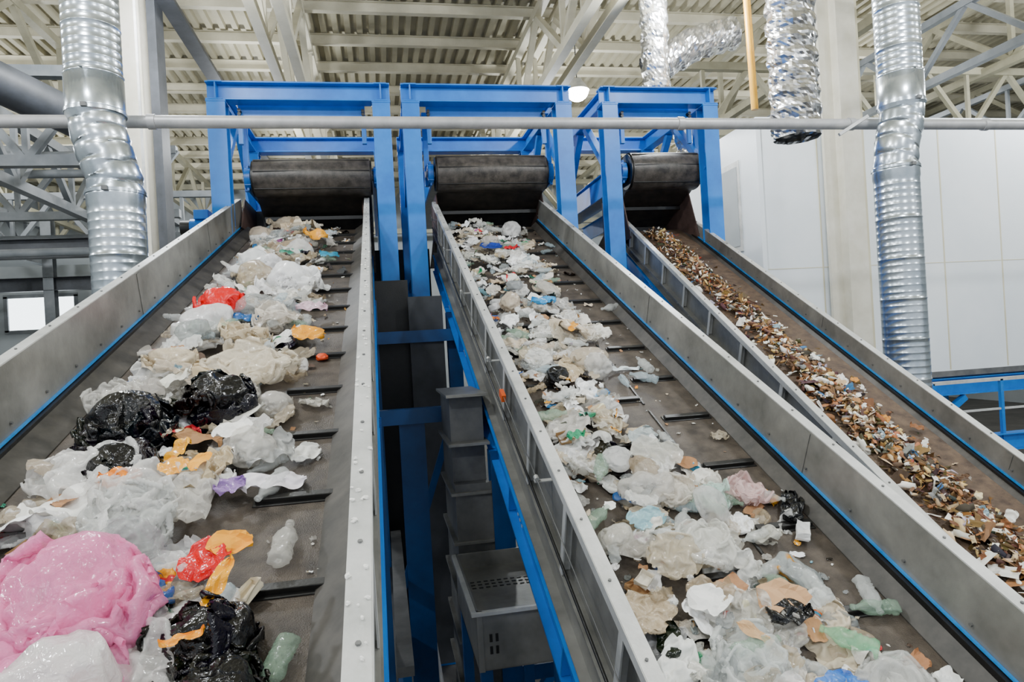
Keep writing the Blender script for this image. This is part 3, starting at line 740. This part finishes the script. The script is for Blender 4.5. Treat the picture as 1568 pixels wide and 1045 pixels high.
hero('household_packaging',CC,[(1.86,2.95,.02,.12,'sh','#08080a',BLK,(0,0,1),(1.2,.8,1)),(1.80,2.78,.02,.055,'cart','#f8f8f6',PAPR,(0,0,1),(1,1,1.4)),(1.13,2.4,.13,.1,'flat','#f6f5f1',PAPR,(.1,.1,.3),(1,1,1)),(1.42,2.4,.10,.12,'flat','#c99e74',PAPR,(.1,.2,.3),(1.2,1,1)),(1.4,2.32,.11,.1,'shs','#08080a',BLK,(.1,.2,.3),(1.2,1,1)),
 (1.58,2.22,.05,.1,'bot','#8fd8a8',FILM,(0,0,2.4),(1,1.3,.8)),(1.62,2.48,.05,.1,'bot','#eff3f0',FILM,(0,0,1.6),(1,1,1)),(1.78,2.12,.03,.08,'flat','#a9744c',PAPR,(.1,.1,.3),(1,.7,1)),(1.84,2.05,.03,.07,'flat','#f6f6f2',PAPR,(.1,.1,.3),(1,.7,1)),(1.4,2.02,.08,.12,'sh','#3c8ff0',FILM,(.1,.1,.3),(1.2,.8,.7)),(1.5,2.3,.05,.09,'flat','#b98a5c',PAPR,(.1,.1,1.3),(1,.7,1)),(1.22,2.25,.12,.08,'flat','#caa377',PAPR,(.1,.1,2.3),(1,.7,1)),
 (1.10,2.9,.10,.10,'sh','#a3d3df',FILM,(.1,.1,.3),(1.2,.8,.7)),(1.35,5.6,.08,.12,'shs','#2f93cd',PLAS,(.1,.1,.3),(1.2,.6,.7)),(1.2,7.2,.10,.13,'shs','#1c3fac',PLAS,(.1,.1,.3),(1.2,.8,.7)),(1.4,7.1,.10,.11,'shs','#d81f2a',PLAS,(.1,.1,.3),(1,.5,.7)),(1.30,4.05,.06,.08,'shs','#3aa0dc',PLAS,(.1,.1,.3),(1,.5,.7)),(.98,3.55,.12,.06,'shs','#2e9a6e',PLAS,(.1,.1,.3),(1,.8,.9)),
 (1.62,4.45,.01,.11,'shs','#e6eef0',PAPR,(.05,.1,.1),(1.2,.4,.6))],
 [(1.50,3.05,.03,.13,'#d6efe5',FILM,.6,3,False),(1.30,3.15,.03,.15,'#f2eadd',FILM,.7,4,False),(1.70,3.06,.02,.12,'#f3d6d3',FILM,.65,3,False),(1.1,4.3,.05,.11,'#08080a',BLK,1,3),(1.22,5.0,.04,.16,'#fbfaf6',FILM,.75,3,False),(1.05,4.6,.04,.15,'#fbfaf6',FILM,.7,3,False),(1.50,5.0,.02,.13,'#f2ece0',FILM,.7,3,False),(1.6,2.0,.02,.17,'#e6e6e2',FILM,.45,4,False),(1.15,2.15,.03,.17,'#eaeeeb',FILM,.5,4,False),(1.3,2.75,.04,.16,'#f0efe8',FILM,.55,3,False)])
pr=Pile()
PALR=[('#7a5734',24,PAPR),('#9c7246',14,PAPR),('#553d26',20,PAPR),('#ece8de',15,PAPR),('#cbb08a',9,PAPR),('#a5683a',7,PAPR),('#33271d',12,PAPR),('#9a9c98',3,PLAS),('#3f6f9c',.6,PAPR),('#9a3a32',1,PAPR),('#e3c27a',2,PAPR),('#b9b2c4',.6,PAPR)]
Br=basis(CR)
for i in range(4600):
    y=random.uniform(1.4,8.4) if i%3 else random.uniform(1.4,5); x=random.gauss(2.61,.10)
    if x<2.32 or x>2.95: continue
    hx,_,mt=pick(PALR); q=random.random(); sz=random.uniform(.010,.028) if q<.9 else random.uniform(.028,.055)
    h=.07*max(0,1-((x-2.60)/.2)**2)*random.random()**.6
    ch=random.random()<.65
    pr.put(random.choice(T_CHIP if ch else T_NUB),CR.P(x,y,.006+h),sz,(random.gauss(0,.5),random.gauss(0,.5),random.uniform(0,6.28)),jit(lin(hx),.12),PAPR if mt!=PLAS else BLK,not ch,Br,(1.2,.8,.8),deco=False)
for i in range(130):
    y=U_(1.5,5.5); x=random.gauss(2.64,.09)
    pr.put(random.choice(T_SH),CR.P(x,y,.05),U_(.025,.05),(random.gauss(0,.4),random.gauss(0,.4),U_(0,6)),lin(random.choice(['#f2f0ea','#f2f0ea','#f2f0ea','#e9e2d2','#e9e2d2','#8fa8b4','#c8bcd0','#e8d9b0','#c98a3a','#8a5a34','#8a5a34','#5d422a'])),PAPR,True,Br,(1,1,1),deco=False)
pr.build('shredded_waste_pile')
pd=Pile()
for _ in range(80):
    y=random.uniform(1.2,6)**1; x=-.1+random.uniform(.0,.05)
    pd.put(random.choice(T_NUB),CL.P(x,y,.38),random.uniform(.003,.009),(0,0,random.random()*6),lin('#f4f2ec'),PAPR,False,basis(CL),deco=False)
pd.build('debris_crumbs')
# ---------------------------------------------------------------- lights
lamp_root=empty('high_bay_lamps')
for x in (-9,-2.5,4.4,12):
    for y in (-3,3,9,16,23):
        l=bpy.data.lights.new('lamp_light','POINT'); l.shadow_soft_size=.2; l.energy=620 if y<12 else 430; l.color=(.93,.97,1)
        o=bpy.data.objects.new('lamp_light',l); COL.objects.link(o); o.location=(x,y,ZC-2.3); o.parent=lamp_root
def highbay(x,y,z):
    m=MB(); m.cyl((x,y,z+.05),(x,y,z+.3),.26,'railsteel',24,r2=.1); m.cyl((x,y,z+.3),(x,y,ZC-.3),.012,'dktray',8)
    vs=[] 
    for i in range(7):
        a=math.pi/2*i/6
        for j in range(20): b=2*math.pi*j/20; vs.append((x+.24*math.cos(a)*math.cos(b),y+.24*math.cos(a)*math.sin(b),z+.05-.22*math.sin(a)))
    m.add(vs,[(i*20+j,i*20+(j+1)%20,(i+1)*20+(j+1)%20,(i+1)*20+j) for i in range(6) for j in range(20)],'lamp',True)
    m.build('high_bay_fixture',lamp_root)
highbay(4.4,14,CZ+5.2)
w=bpy.data.worlds.new('world'); SC.world=w; w.use_nodes=True
bg=w.node_tree.nodes['Background']; bg.inputs[0].default_value=(.86,.93,1,1); bg.inputs[1].default_value=1.0
